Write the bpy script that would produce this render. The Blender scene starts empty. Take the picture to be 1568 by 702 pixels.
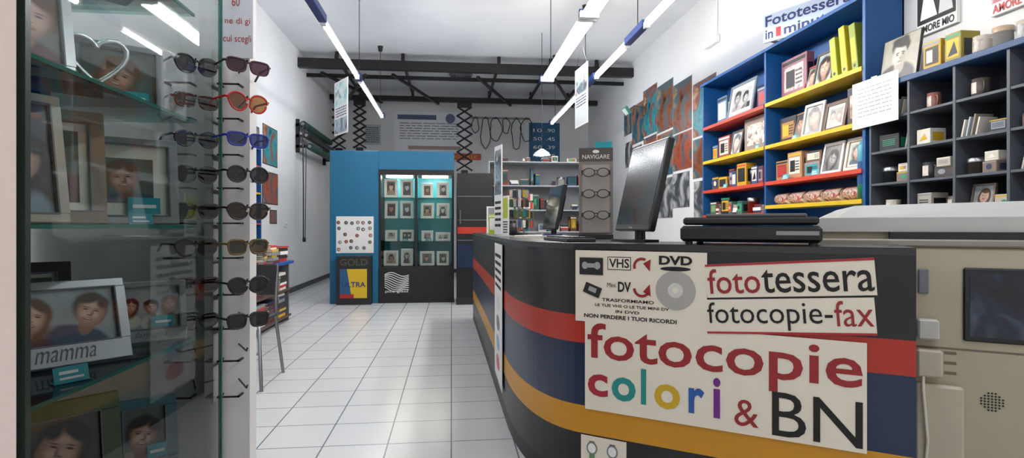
import bpy, math, random
from mathutils import Matrix, Vector
random.seed(7)
R=math.radians
sc=bpy.context.scene
# ------------------------------------------------------------------ materials
def lin(h):
    h=h.lstrip('#'); c=[int(h[i:i+2],16)/255 for i in (0,2,4)]
    return tuple(((x/12.92) if x<=.04045 else ((x+.055)/1.055)**2.4) for x in c)+(1,)
MC={}
def m(hexc,rough=.5,metal=0,emit=0,name=None,coat=0):
    key=(hexc,rough,metal,emit,coat)
    if key in MC: return MC[key]
    mt=bpy.data.materials.new(name or ('paint_'+hexc.strip('#'))); mt.use_nodes=True
    n=mt.node_tree; b=n.nodes['Principled BSDF']
    b.inputs['Roughness'].default_value=rough; b.inputs['Metallic'].default_value=metal
    b.inputs['Coat Weight'].default_value=coat
    if emit:
        b.inputs['Base Color'].default_value=lin(hexc)
        b.inputs['Emission Color'].default_value=lin(hexc); b.inputs['Emission Strength'].default_value=emit
    else:
        nz=n.nodes.new('ShaderNodeTexNoise'); nz.inputs['Scale'].default_value=9
        mx=n.nodes.new('ShaderNodeMix'); mx.data_type='RGBA'
        c=lin(hexc)
        mx.inputs[6].default_value=tuple(v*.93 for v in c[:3])+(1,)
        mx.inputs[7].default_value=tuple(min(1,v*1.05) for v in c[:3])+(1,)
        tc=n.nodes.new('ShaderNodeTexCoord')
        n.links.new(tc.outputs['Object'],nz.inputs['Vector'])
        n.links.new(nz.outputs['Fac'],mx.inputs[0]); n.links.new(mx.outputs[2],b.inputs['Base Color'])
    MC[key]=mt; return mt
def glass(name,tint,ior=1.5,dens=1.0):
    mt=bpy.data.materials.new(name); mt.use_nodes=True; n=mt.node_tree; n.nodes.clear()
    o=n.nodes.new('ShaderNodeOutputMaterial'); tr=n.nodes.new('ShaderNodeBsdfTransparent'); gl=n.nodes.new('ShaderNodeBsdfGlossy')
    tr.inputs[0].default_value=tint; gl.inputs['Roughness'].default_value=.02
    fr=n.nodes.new('ShaderNodeFresnel'); fr.inputs['IOR'].default_value=ior
    mx=n.nodes.new('ShaderNodeMixShader'); n.links.new(fr.outputs[0],mx.inputs[0]); n.links.new(tr.outputs[0],mx.inputs[1]); n.links.new(gl.outputs[0],mx.inputs[2]); n.links.new(mx.outputs[0],o.inputs[0])
    return mt
def picmat(name,cols,scale=4,detail=3,dist=.6,rough=.35):
    mt=bpy.data.materials.new(name); mt.use_nodes=True; n=mt.node_tree; b=n.nodes['Principled BSDF']; b.inputs['Roughness'].default_value=rough
    tc=n.nodes.new('ShaderNodeTexCoord'); nz=n.nodes.new('ShaderNodeTexNoise'); nz.inputs['Scale'].default_value=scale; nz.inputs['Detail'].default_value=detail; nz.inputs['Distortion'].default_value=dist
    r=n.nodes.new('ShaderNodeValToRGB'); e=r.color_ramp.elements
    while len(e)<len(cols): e.new(.5)
    for i,c in enumerate(cols): e[i].position=.32+.36*i/(len(cols)-1); e[i].color=lin(c)
    n.links.new(tc.outputs['Object'],nz.inputs['Vector']); n.links.new(nz.outputs['Fac'],r.inputs[0]); n.links.new(r.outputs[0],b.inputs['Base Color'])
    return mt
def blobmat(name,bg,blobs,warp=.006):
    # printed photograph: soft ellipses (cx,cz,rx,rz,rot,soft,hex) composited over a soft background
    mt=bpy.data.materials.new(name); mt.use_nodes=True; n=mt.node_tree; bs=n.nodes['Principled BSDF']; bs.inputs['Roughness'].default_value=.3
    tc=n.nodes.new('ShaderNodeTexCoord'); nz=n.nodes.new('ShaderNodeTexNoise'); nz.inputs['Scale'].default_value=22; nz.inputs['Detail'].default_value=3
    n.links.new(tc.outputs['Object'],nz.inputs['Vector'])
    s1=n.nodes.new('ShaderNodeVectorMath'); s1.operation='SUBTRACT'; s1.inputs[1].default_value=(.5,.5,.5); n.links.new(nz.outputs['Color'],s1.inputs[0])
    s2=n.nodes.new('ShaderNodeVectorMath'); s2.operation='SCALE'; s2.inputs['Scale'].default_value=warp*2; n.links.new(s1.outputs[0],s2.inputs[0])
    s3=n.nodes.new('ShaderNodeVectorMath'); s3.operation='ADD'; n.links.new(tc.outputs['Object'],s3.inputs[0]); n.links.new(s2.outputs[0],s3.inputs[1])
    r=n.nodes.new('ShaderNodeMix'); r.data_type='RGBA'; r.inputs[6].default_value=lin(bg[0]); r.inputs[7].default_value=lin(bg[1]); n.links.new(nz.outputs['Fac'],r.inputs[0]); cur=r.outputs[2]
    for cx,cz,rx,rz,rot,soft,hx in blobs:
        mp=n.nodes.new('ShaderNodeMapping'); mp.vector_type='TEXTURE'; mp.inputs['Location'].default_value=(cx,0,cz); mp.inputs['Rotation'].default_value=(0,rot,0); mp.inputs['Scale'].default_value=(rx,1000,rz)
        n.links.new(s3.outputs[0],mp.inputs['Vector']); ln=n.nodes.new('ShaderNodeVectorMath'); ln.operation='LENGTH'; n.links.new(mp.outputs[0],ln.inputs[0])
        mr=n.nodes.new('ShaderNodeMapRange'); mr.interpolation_type='SMOOTHSTEP'; mr.inputs[1].default_value=1-soft; mr.inputs[2].default_value=1+soft; mr.inputs[3].default_value=1; mr.inputs[4].default_value=0; n.links.new(ln.outputs['Value'],mr.inputs[0])
        mx=n.nodes.new('ShaderNodeMix'); mx.data_type='RGBA'; mx.inputs[7].default_value=lin(hx); n.links.new(mr.outputs[0],mx.inputs[0]); n.links.new(cur,mx.inputs[6]); cur=mx.outputs[2]
    n.links.new(cur,bs.inputs['Base Color']); return mt
def wallmat(name,c1,c2,scale=.7,rough=.8,bump=.05):
    mt=picmat(name,[c1,c2],scale,5,.2,rough); n=mt.node_tree
    nz=n.nodes.new('ShaderNodeTexNoise'); nz.inputs['Scale'].default_value=60; bp=n.nodes.new('ShaderNodeBump'); bp.inputs['Strength'].default_value=bump; bp.inputs['Distance'].default_value=.01
    tc=n.nodes.new('ShaderNodeTexCoord'); n.links.new(tc.outputs['Object'],nz.inputs['Vector'])
    n.links.new(nz.outputs['Fac'],bp.inputs['Height']); n.links.new(bp.outputs[0],n.nodes['Principled BSDF'].inputs['Normal']); return mt
WHITE=m('#e6e6e4',.5); OFFW=m('#d8d4cc',.5); BLACK=m('#0d0d0f',.45); DARK=m('#1c1c20',.5); PLAST=m('#101012',.3)
GREY=m('#6e7278',.5); MIDG=m('#9a9a9a',.5); STEEL=m('#8a8c90',.3,.9); TEAL=m('#1593a0',.5); BLUE=m('#0a4a86',.45); DBLUE=m('#15306e',.4)
RED=m('#a52026',.5); ORED=m('#b83a24',.45); YEL=m('#ccaa18',.5); HAIR=m('#2c201b',.7); HAIR2=m('#59432f',.7); CARD=m('#a07a50',.8)
BWL=m('#b9b9b9',.5); BWD=m('#2a2a2a',.5); CREAM=m('#ddd6c6',.5); INK=m('#0c0c0e',.6)
SILV=m('#c4c6c8',.28,.55)
GL=glass('clear_glass',(.94,.985,.97,1)); GLS=glass('green_edge_glass',(.72,.88,.84,1)); LENSC=glass('clear_lens',(.85,.85,.85,1),1.6)
GEDGE=m('#2f6f63',.15)
# ------------------------------------------------------------------ mesh builder
class B:
    def __init__(s,M=None): s.v=[];s.f=[];s.fm=[];s.sm=[];s.ms=[];s.M=M or Matrix.Identity(4)
    def mi(s,mt):
        if mt not in s.ms: s.ms.append(mt)
        return s.ms.index(mt)
    def add(s,vs,fs,mt,smooth=False):
        o=len(s.v); s.v+=[s.M@Vector(p) for p in vs]; k=s.mi(mt)
        for f in fs: s.f.append([o+i for i in f]); s.fm.append(k); s.sm.append(smooth)
    def box(s,x0,x1,y0,y1,z0,z1,mt,bev=0):
        if bev:
            b=bev
            vs=[]
            for z,i in ((z0,b),(z0+b,0),(z1-b,0),(z1,b)):
                c=b if i==0 else 0
                vs+=[(x0+i+c,y0+i,z),(x1-i-c,y0+i,z),(x1-i,y0+i+c,z),(x1-i,y1-i-c,z),(x1-i-c,y1-i,z),(x0+i+c,y1-i,z),(x0+i,y1-i-c,z),(x0+i,y0+i+c,z)]
            fs=[list(range(7,-1,-1)),list(range(24,32))]
            for r in range(3):
                for i in range(8): j=(i+1)%8; fs.append([r*8+i,r*8+j,r*8+8+j,r*8+8+i])
            s.add(vs,fs,mt); return
        s.add([(x0,y0,z0),(x1,y0,z0),(x1,y1,z0),(x0,y1,z0),(x0,y0,z1),(x1,y0,z1),(x1,y1,z1),(x0,y1,z1)],[(3,2,1,0),(4,5,6,7),(0,1,5,4),(1,2,6,5),(2,3,7,6),(3,0,4,7)],mt)
    def cyl(s,p0,p1,r,mt,n=14,r2=None,caps=True):
        p0=Vector(p0);p1=Vector(p1);d=(p1-p0).normalized();a=d.orthogonal().normalized();b=d.cross(a);r2=r if r2 is None else r2
        vs=[p0+(a*math.cos(2*math.pi*i/n)+b*math.sin(2*math.pi*i/n))*r for i in range(n)]+[p1+(a*math.cos(2*math.pi*i/n)+b*math.sin(2*math.pi*i/n))*r2 for i in range(n)]
        s.add(vs,[[i,(i+1)%n,n+(i+1)%n,n+i] for i in range(n)],mt,True)
        if caps: s.add(vs,[list(range(n-1,-1,-1)),list(range(n,2*n))],mt)
    def tube(s,pts,r,mt,n=8):
        pts=[Vector(p) for p in pts]; vs=[];N=len(pts);pa=None
        for k,p in enumerate(pts):
            d=(pts[min(k+1,N-1)]-pts[max(k-1,0)]).normalized()
            a=d.orthogonal().normalized() if pa is None else (pa-d*pa.dot(d)).normalized()
            pa=a;b=d.cross(a); vs+=[p+(a*math.cos(2*math.pi*i/n)+b*math.sin(2*math.pi*i/n))*r for i in range(n)]
        fs=[[k*n+i,k*n+(i+1)%n,(k+1)*n+(i+1)%n,(k+1)*n+i] for k in range(N-1) for i in range(n)]
        s.add(vs,fs,mt,True); s.add(vs,[list(range(n-1,-1,-1)),list(range((N-1)*n,N*n))],mt)
    def lathe(s,c,prof,mt,n=20):
        vs=[];k=len(prof)
        for r,z in prof: vs+=[(c[0]+r*math.cos(2*math.pi*i/n),c[1]+r*math.sin(2*math.pi*i/n),c[2]+z) for i in range(n)]
        s.add(vs,[[j*n+i,j*n+(i+1)%n,(j+1)*n+(i+1)%n,(j+1)*n+i] for j in range(k-1) for i in range(n)],mt,True)
    def poly(s,pts,y,mt):
        s.add([(p[0],y,p[1]) for p in pts],[list(range(len(pts)))],mt)
    def rect(s,x0,x1,z0,z1,y,mt): s.poly([(x0,z0),(x1,z0),(x1,z1),(x0,z1)],y,mt)
    def ell(s,cx,cz,rx,rz,y,mt,n=20,a0=0,a1=360): 
        s.poly([(cx+rx*math.cos(R(a0+(a1-a0)*i/n)),cz+rz*math.sin(R(a0+(a1-a0)*i/n))) for i in range(n+(0 if a1-a0==360 else 1))],y,mt)
    def ring(s,cx,cz,r0,r1,y,mt,n=28,a0=0,a1=360):
        vs=[]
        for i in range(n+1):
            a=R(a0+(a1-a0)*i/n); vs+=[(cx+r0*math.cos(a),y,cz+r0*math.sin(a)),(cx+r1*math.cos(a),y,cz+r1*math.sin(a))]
        s.add(vs,[[2*i,2*i+1,2*i+3,2*i+2] for i in range(n)],mt)
    def prism(s,out,z0,z1,mt,top=None):
        n=len(out); vs=[(p[0],p[1],z0) for p in out]+[(p[0],p[1],z1) for p in out]
        s.add(vs,[[i,(i+1)%n,n+(i+1)%n,n+i] for i in range(n)],mt)
        s.add(vs,[list(range(n-1,-1,-1))],mt); s.add(vs,[list(range(n,2*n))],top or mt)
    def text(s,t,x0,x1,z0,z1,y,mt,off=0,space=1.0,shear=0):
        cu=bpy.data.curves.new('t','FONT'); cu.body=t; cu.offset=off; cu.resolution_u=3; cu.space_character=space; cu.shear=shear
        ob=bpy.data.objects.new('t',cu); sc.collection.objects.link(ob)
        dg=bpy.context.evaluated_depsgraph_get(); me=bpy.data.meshes.new_from_object(ob.evaluated_get(dg))
        bpy.data.objects.remove(ob); bpy.data.curves.remove(cu)
        if not me.vertices: return
        xs=[v.co.x for v in me.vertices]; ys=[v.co.y for v in me.vertices]; ax,bx,ay,by=min(xs),max(xs),min(ys),max(ys)
        sx=(x1-x0)/(bx-ax); sz=(z1-z0)/(by-ay)
        s.add([(x0+(v.co.x-ax)*sx,y,z0+(v.co.y-ay)*sz) for v in me.vertices],[list(p.vertices) for p in me.polygons],mt); bpy.data.meshes.remove(me)
    def done(s,name,loc=(0,0,0),rz=0,parent=None):
        me=bpy.data.meshes.new(name); me.from_pydata([tuple(p) for p in s.v],[],s.f)
        for x in s.ms: me.materials.append(x)
        for p,k,q in zip(me.polygons,s.fm,s.sm): p.material_index=k; p.use_smooth=q
        me.update(); ob=bpy.data.objects.new(name,me); sc.collection.objects.link(ob)
        ob.location=loc; ob.rotation_euler=(0,0,R(rz)); 
        if parent: ob.parent=parent
        return ob
# ------------------------------------------------------------------ room
XL,XR,YB,H=-2.79,3.53,14.2,4.39
wm=wallmat('white_wall_paint','#cccdcd','#dadad9'); cm=wallmat('ceiling_plaster','#c6c8ca','#dfe0e0',.5)
def shell(name,a,mt): b=B(); b.box(*a,mt); return b.done(name)
shell('wall_left',(XL-.15,XL,-1.5,YB+.15,0,H),wm); shell('wall_right',(XR,XR+.15,-1.5,YB+.15,0,H),wm); shell('wall_back',(XL,XR,YB,YB+.15,0,H),wm)
shell('ceiling',(XL-.15,XR+.15,-1.5,YB+.15,H,H+.15),cm)
fm=bpy.data.materials.new('white_floor_tiles'); fm.use_nodes=True; n=fm.node_tree; bs=n.nodes['Principled BSDF']
tc=n.nodes.new('ShaderNodeTexCoord'); br=n.nodes.new('ShaderNodeTexBrick'); br.offset=0; br.squash=1
br.inputs['Color1'].default_value=lin('#c8cacb'); br.inputs['Color2'].default_value=lin('#cdcfd0'); br.inputs['Mortar'].default_value=lin('#6e7074')
for k,v in (('Scale',1),('Brick Width',.335),('Row Height',.335),('Mortar Size',.004),('Mortar Smooth',.1)): br.inputs[k].default_value=v
n.links.new(tc.outputs['Object'],br.inputs['Vector']); n.links.new(br.outputs['Color'],bs.inputs['Base Color'])
bs.inputs['Roughness'].default_value=.24
shell('floor',(XL-.15,XR+.15,-1.5,YB+.15,-.1,0),fm)
shell('baseboard_left',(XL,XL+.015,-1,YB,0,.09),m('#3a3b40',.5)); shell('baseboard_right',(XR-.015,XR,-1,1.75,0,.09),m('#3a3b40',.5)); shell('baseboard_back',(XL+.02,XR-.02,YB-.015,YB,0,.09),m('#3a3b40',.5))
# ------------------------------------------------------------------ lights
TUBE=m('#f2f5fc',.5,0,50,'lit_tube'); TUBE2=m('#fff9f0',.5,0,56,'lit_tube_warm')
def fixture(x,segs,y0,y1,w=.05,tube=TUBE,wires=(),z=3.2):
    b=B()
    pts=[y0]+[q for a,c in segs for q in (a-.06,c+.06)]+[y1]
    for k in range(0,len(pts),2):
        if pts[k+1]-pts[k]>.01: b.box(x-.04 if w<.1 else x-w/2,x+.04 if w<.1 else x+w/2,pts[k],pts[k+1],z-.03,z+.05,DBLUE,.006)
    for a,c in segs:
        b.box(x-w/4,x+w/4,a-.06,c+.06,z+.0,z+.04,WHITE)
        if w>.1:
            for o in (-.055,.055): b.cyl((x+o,a,z-.025),(x+o,c,z-.025),.022,tube)
        else: b.cyl((x,a,z-.025),(x,c,z-.025),.022,tube)
        for e in (a-.03,c+.03): b.box(x-w/2,x+w/2,e-.025,e+.025,z-.05,z+.01,WHITE)
    for yy in wires:
        b.cyl((x,yy,z+.03),(x,yy,H-.07),.005,BLACK,6); b.cyl((x,yy,H-.09),(x,yy,H-.001),.035,BLACK,12,.05)
    return b.done('ceiling_tube_light')
fixture(-1.264,[(5.75,7.7),(8.0,10.4)],4.7,10.55,wires=(5.2,7.9,10.2))
fixture(-1.264,[(-.9,1.0),(1.4,3.2)],-1.1,4.6,wires=(0,4.0))  # unseen lamps, added along this row to light the area near the camera
fixture(1.31,[(3.2,5.2),(5.35,7.55)],3.0,7.75,.18,TUBE2,(3.6,7.3))
fixture(1.95,[(4.0,5.4),(6.1,7.35),(8.2,10.7)],3.9,10.9,wires=(5.7,8.0,10.4))
fixture(1.95,[(-.9,1.0),(1.2,2.6)],-1.1,3.8,wires=(0,3.2))  # out-of-view tubes added for ambient light at the near end
b=B()
for r in (.25,.19,.13,.07): b.lathe((0,0,0),[(r,-.001),(r,-.02),(r-.03,-.05),(r-.035,-.04),(r-.02,-.01)],m('#6f7174',.4))
b.cyl((0,0,-.002),(0,0,-.006),.25,BLACK,28); b.done('ceiling_air_vent',(.2,11.9,H))
# black rails
b=B()
def beam(p,q,w,h):
    p=Vector(p);q=Vector(q);d=(q-p).normalized();sd=Vector((0,0,1)).cross(d).normalized()*w/2;u=Vector((0,0,h/2))
    b.add([p-sd-u,p+sd-u,p+sd+u,p-sd+u,q-sd-u,q+sd-u,q+sd+u,q-sd+u],[(0,1,2,3),(7,6,5,4),(0,4,5,1),(1,5,6,2),(2,6,7,3),(3,7,4,0)],BLACK)
for yy,zz,hh in ((10.6,4.16,.17),(13.3,4.16,.11)): beam((XL+.002,yy,zz),(XR-.002,yy,zz),.12,hh)
for yy,zz in ((11.2,4.1),): beam((XL+.002,yy,zz),(XR-.002,yy,zz),.05,.07)
for x in (-2.1,-.9,.9,1.9,2.8): 
    beam((x,10.5,4.27),(x,13.8,4.27),.05,.05)
    for yy in (10.6,13.3): b.box(x-.03,x+.03,yy-.03,yy+.03,4.2,H-.002,BLACK)
for x0,x1 in ((-2.4,-1.6),(-1.1,-.3),(.5,1.4),(2.0,2.9)): beam((x0,10.7,4.02),(x1,13.2,4.04),.05,.05)
beam((-1.6,10.7,4.0),(-2.4,13.2,4.05),.05,.05)
b.done('studio_ceiling_rails')
def panto(x,y,z0,z1,w,nc):
    b=B(); hh=(z1-z0)/nc
    for k in range(nc):
        za,zb=z0+k*hh,z0+(k+1)*hh
        for sy in (-.03,.03):
            b.cyl((x-w/2,y+sy,za),(x+w/2,y+sy,zb),.017,BLACK,6); b.cyl((x+w/2,y+sy,za),(x-w/2,y+sy,zb),.017,BLACK,6)
        b.cyl((x-w/2,y-.045,za),(x-w/2,y+.045,za),.022,BLACK,8); b.cyl((x+w/2,y-.045,za),(x+w/2,y+.045,za),.022,BLACK,8)
    b.box(x-w/2,x+w/2,y-.06,y+.06,z1-.01,z1+.10,BLACK); b.box(x-.08,x+.08,y-.05,y+.05,z0-.16,z0,BLACK,.01)
    b.done('pantograph_light_hanger')
panto(.31,13.3,2.5,4.0,.34,7); panto(-2.55,13.1,2.95,4.0,.26,6); panto(-2.12,13.3,3.0,4.0,.26,6)
# ------------------------------------------------------------------ generic props
BG=[['#57524c','#8f8a80'],['#9a958b','#c4c0b6'],['#3f4a44','#6f7a70'],['#7d8a8c','#b0b8b8'],['#2b2521','#54483e']]
BGM=[picmat('photo_bg_%d'%i,c,14,2,.4,.35) for i,c in enumerate(BG)]
BGB=[picmat('photo_bw_%d'%i,c,14,2,.4,.35) for i,c in enumerate([['#9a9a9a','#c8c8c8'],['#5a5a5a','#8a8a8a'],['#2a2a2a','#505050']])]
SKM=[picmat('skin_tone_%d'%i,c,30,2,.2,.5) for i,c in enumerate([['#9f7562','#c9a08a'],['#8a614e','#b08872'],['#b08c7a','#d0b09c']])]
SKB=picmat('skin_bw',['#8d8d8d','#cccccc'],30,2,.2,.5)
def bw_(h):
    c=[int(h[i:i+2],16) for i in (1,3,5)]; g=int(.3*c[0]+.55*c[1]+.15*c[2]); return '#%02x%02x%02x'%(g,g,g)
def softphoto(b,x0,x1,z0,z1,y,seed,bw,k,lean,lift):
    rnd=random.Random(seed); w,h=x1-x0,z1-z0; k=k or (2 if w>h else 1); bl=[]; cl=math.cos(R(lean))
    order=list(range(k)); rnd.shuffle(order)
    for i in order:
        cx=x0+w*(i+.5+rnd.uniform(-.05,.05))/k; cz=z0+h*rnd.uniform(.46,.62); r=min(h*.30,w/k*.42)*rnd.uniform(.85,1.05); tl=rnd.uniform(-.4,.4)
        hair=rnd.choice(['#2a1d17','#4a3322','#1d1714','#6a4c30']); s0,s1,s2=rnd.choice([('#8a5f4c','#b98d77','#d4ac96'),('#7d5544','#a87c66','#c79a84'),('#94705e','#c49c88','#dcb8a6')]); cloth=rnd.choice(['#cfc6bc','#3a4c62','#5a2f35','#22242a','#a89a88','#7f8f9a'])
        def E(dx,dz,rx,rz,soft,hx,rot=0):
            X=cx+(dx*math.cos(tl)-dz*math.sin(tl))*r; Z=cz+(dx*math.sin(tl)+dz*math.cos(tl))*r
            bl.append((X,Z*cl+lift,rx*r,rz*r*cl,-(tl+rot),soft,bw_(hx) if bw else hx))
        sd=rnd.choice((-1,1))
        E(0,-2.3,1.9,1.25,.12,cloth); E(-.6,-2.4,.8,.9,.5,cloth if rnd.random()<.5 else '#8a8078')
        if rnd.random()<.5: E(0,-.5,1.1,1.45,.25,hair)
        E(0,-1.1,.4,.6,.2,s0); E(-.1*sd,.2,.98,1.08,.18,hair); E(.05*sd,-.1,.78,1.0,.12,s0); E(-.08*sd,-.05,.64,.88,.45,s1); E(-.25*sd,-.2,.28,.25,.9,s2); E(.25*sd,-.25,.2,.2,.9,s2); E(-.05*sd,.42,.4,.2,.9,s2)
        E(-.35*sd,.82,.62,.34,.35,hair,.5*sd); E(.5*sd,.7,.36,.4,.4,hair,-.5*sd)
        for e in (-1,1): E(e*.3-.05*sd,.06,.14,.045,.6,'#2a1c18'); E(e*.31-.05*sd,.2,.18,.025,.8,hair)
        E(.08*sd,-.18,.07,.2,.9,s0); E(-.04*sd,-.3,.12,.04,.9,'#6a4034'); E(-.05*sd,-.56,.28,.085,.5,'#8a3f3c'); E(-.05*sd,-.54,.19,.035,.6,'#e0d4cc')
    bg=rnd.choice(BG); bg=[bw_(c) for c in bg] if bw else bg
    b.rect(x0,x1,z0,z1,y,blobmat('photo_print_%d'%seed,bg,bl,.0035))
def faces(b,x0,x1,z0,z1,y,seed,bw=False,k=None):
    rnd=random.Random(seed); w,h=x1-x0,z1-z0
    b.rect(x0,x1,z0,z1,y,rnd.choice(BGB if bw else BGM)); k=k or rnd.choice([1,2,2,3] if w>h else [1,1,2])
    order=list(range(k)); rnd.shuffle(order)
    for q,i in enumerate(order):
        yy=y-.0022*q*.3
        cx=x0+w*(i+.5+rnd.uniform(-.06,.06))/k; cz=z0+h*rnd.uniform(.48,.64); r=min(h*.24,w/k*.34,x1-cx,cx-x0,(z1-cz)*.75)*.98; tl=rnd.uniform(-.25,.25)
        hm=(BWD if bw else rnd.choice([HAIR,HAIR2,HAIR])); sk=(SKB if bw else rnd.choice(SKM)); cl=m(rnd.choice(['#b8b0a8','#37506b','#5a2f35','#222226','#8a7a6a']) if not bw else '#333333',.5)
        sw=min(r*2.1,x1-cx,cx-x0)
        b.ell(cx,z0,sw,(cz-z0)*.72,yy-.0006,cl,18,0,180)
        b.rect(cx-r*.3,cx+r*.3,max(z0,cz-r*1.35),cz-r*.4,yy-.0008,sk)
        def E(dx,dz,rx,rz,dy,mt,nn=20):
            pts=[]
            for t in range(nn):
                a=2*math.pi*t/nn; px=dx+rx*math.cos(a); pz=dz+rz*math.sin(a); X=cx+px*math.cos(tl)-pz*math.sin(tl); Z=cz+px*math.sin(tl)+pz*math.cos(tl)
                pts.append((min(max(X,x0),x1),min(max(Z,z0),z1)))
            b.poly(pts,yy-dy,mt)
        if rnd.random()<.5: E(0,-r*.35,r*1.15,r*1.5,.0005,hm)
        E(0,r*.18,r*1.02,r*1.15,.0010,hm); E(0,-r*.12,r*.78,r*1.02,.0014,sk)
        E(-r*.1,r*.82,r*.7,r*.42,.0017,hm)
        for e in (-1,1): E(e*r*.3,r*.02,r*.13,r*.05,.0019,hm,8)
        E(0,-r*.55,r*.26,r*.07,.0019,m('#7a3a36' if not bw else '#444444',.5),10)
def frame(loc,rz,w=.2,h=.15,bd=.02,mt=WHITE,seed=0,lean=10,mat=0,bw=False,th=.016,name='picture_frame',cap=None,tag=False,k=None,soft=False):
    lift=th*math.sin(R(lean))+.001
    b=B(Matrix.Translation((0,0,lift))@Matrix.Rotation(-R(lean),4,'X'))
    bt=bd*(2.2 if cap else 1)
    b.box(-w/2,w/2,0,th,0,bt,mt,.002); b.box(-w/2,w/2,0,th,h-bd,h,mt,.002); b.box(-w/2,-w/2+bd,0,th,bt,h-bd,mt); b.box(w/2-bd,w/2,0,th,bt,h-bd,mt)
    b.box(-w/2+bd*.5,w/2-bd*.5,th*.6,th*.9,bd*.5,h-bd*.5,DARK)
    x0,x1,z0,z1=-w/2+bd,w/2-bd,bt,h-bd
    if soft and bd>.015: # inner lip
        for q in ((x0-.003,x1+.003,z0-.003,z0),(x0-.003,x1+.003,z1,z1+.003),(x0-.003,x0,z0,z1),(x1,x1+.003,z0,z1)): b.box(q[0],q[1],-.002,.001,q[2],q[3],GREY)
    if mat: b.rect(x0,x1,z0,z1,th*.56,CREAM); x0+=mat;x1-=mat;z0+=mat;z1-=mat
    if soft: softphoto(b,x0,x1,z0,z1,th*.5,seed,bw,k,lean,lift)
    else: faces(b,x0,x1,z0,z1,th*.5,seed,bw,k)
    if cap: b.text(cap,-w*.22,w*.22,bd*.5,bd*1.7,-.001,GREY,shear=.35)
    if tag: b.rect(w*.02,w*.32,bt+.003,bt+h*.2,-.002,TEAL); b.rect(w*.06,w*.28,bt+h*.08,bt+h*.12,-.003,WHITE)
    b.M=Matrix.Identity(4)
    if lean>0:
        hz=h*.6*math.cos(R(lean)); b.tube([(0,h*.6*math.sin(R(lean))+th,hz),(0,h*.6*math.sin(R(lean))+.05+th,.004)],.004,DARK,6)
    return b.done(name,loc,rz)
grnd=random.Random(99)
LBL=['#e6e2da','#c33a2c','#22314f','#c9a227','#2f8f6a','#8a8f98','#101216','#d9cbb8']
def gbox(loc,rz,w,d,h,mt,label=None,txt=None,name='product_box',plain=False):
    b=B(); b.box(-w/2,w/2,-d/2,d/2,0,h,mt,.003); y=-d/2-.001
    if label: b.rect(-w*.38,w*.38,h*.2,h*.8,y,label)
    if not plain:
        b.rect(-w*.46,w*.46,h*.86,h*.94,y,m(grnd.choice(LBL),.5)); c=m(grnd.choice(LBL),.5)
        k=grnd.randrange(4)
        if k==0: b.ell(w*grnd.uniform(-.15,.15),h*.5,w*.2,min(w*.2,h*.25),y-.0008,c,16)
        elif k==1: b.rect(-w*.3,w*.05,h*.28,h*.7,y-.0008,c); lines(b,w*.08,w*.34,h*.3,h*.7,y-.0008,4,DARK)
        elif k==2: b.poly([(-w*.3,h*.25),(w*.3,h*.3),(w*.1,h*.72)],y-.0008,c)
        else: lines(b,-w*.32,w*.32,h*.3,h*.72,y-.0008,4,c)
        for sx in (-1,1): 
            o=[(sx*(w/2+.0008),-d*.35,h*.2),(sx*(w/2+.0008),d*.35,h*.2),(sx*(w/2+.0008),d*.35,h*.75),(sx*(w/2+.0008),-d*.35,h*.75)]; b.add(o,[(0,1,2,3)],c)
    return b.done(name,loc,rz)
def mug(loc,rz,mt=WHITE,r=.04,h=.095,label=None,name='mug'):
    b=B(); b.lathe((0,0,0),[(0,0),(r*.9,0),(r,.006),(r,h),(r-.004,h),(r-.005,.01),(0,.01)],mt)
    b.tube([(r-.002,0,h*.8),(r+.025,0,h*.75),(r+.03,0,h*.45),(r+.018,0,h*.25),(r-.002,0,h*.22)],.005,mt)
    if label:
        n=10; vs=[]
        for i in range(n+1):
            a=R(-140+100*i/n); vs+=[((r+.001)*math.cos(a),(r+.001)*math.sin(a),h*.2),((r+.001)*math.cos(a),(r+.001)*math.sin(a),h*.8)]
        b.add(vs,[[2*i,2*i+2,2*i+3,2*i+1] for i in range(n)],label)
    return b.done(name,loc,rz)
def tin(loc,r,h,mt,lid=STEEL,name='round_tin'):
    b=B(); b.lathe((0,0,0),[(0,0),(r,0),(r,h*.75),(r+.003,h*.75),(r+.003,h),(r-.01,h+.004),(0,h+.004)],mt); b.lathe((0,0,0),[(r+.004,h*.76),(r+.004,h),(r-.01,h+.005),(0,h+.005)],lid); return b.done(name,loc)
def books(loc,rz,n,w=.3,d=.22,name='stack_of_books'):
    b=B(); z=0; cols=['#b5272b','#e6e2da','#22314f','#7f8489','#c9a227','#f0f0f0','#5a2530','#2b2b2e']
    for i in range(n):
        h=random.uniform(.018,.04); ox,oy=random.uniform(-.02,.02),random.uniform(-.015,.015); ww=w*random.uniform(.8,1)
        c=m(random.choice(cols),.5)
        b.box(ox-ww/2,ox+ww/2,oy-d/2,oy+d/2,z,z+.003,c); b.box(ox-ww/2,ox+ww/2,oy-d/2,oy+d/2,z+h-.003,z+h,c); b.box(ox-ww/2,ox+ww/2,oy-d/2,oy-d/2+.003,z+.003,z+h-.003,c); b.box(ox-ww/2+.005,ox+ww/2-.005,oy-d/2+.003,oy+d/2-.005,z+.003,z+h-.003,CREAM); z+=h
    return b.done(name,loc,rz)
def poster(loc,rz,w,h,base,fn=None,name='poster',th=.006):
    b=B(); b.box(-w/2,w/2,-th,-.001,0,h,base)
    if fn: fn(b,w,h,-th-.001)
    return b.done(name,loc,rz)
lrnd=random.Random(5)
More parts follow.
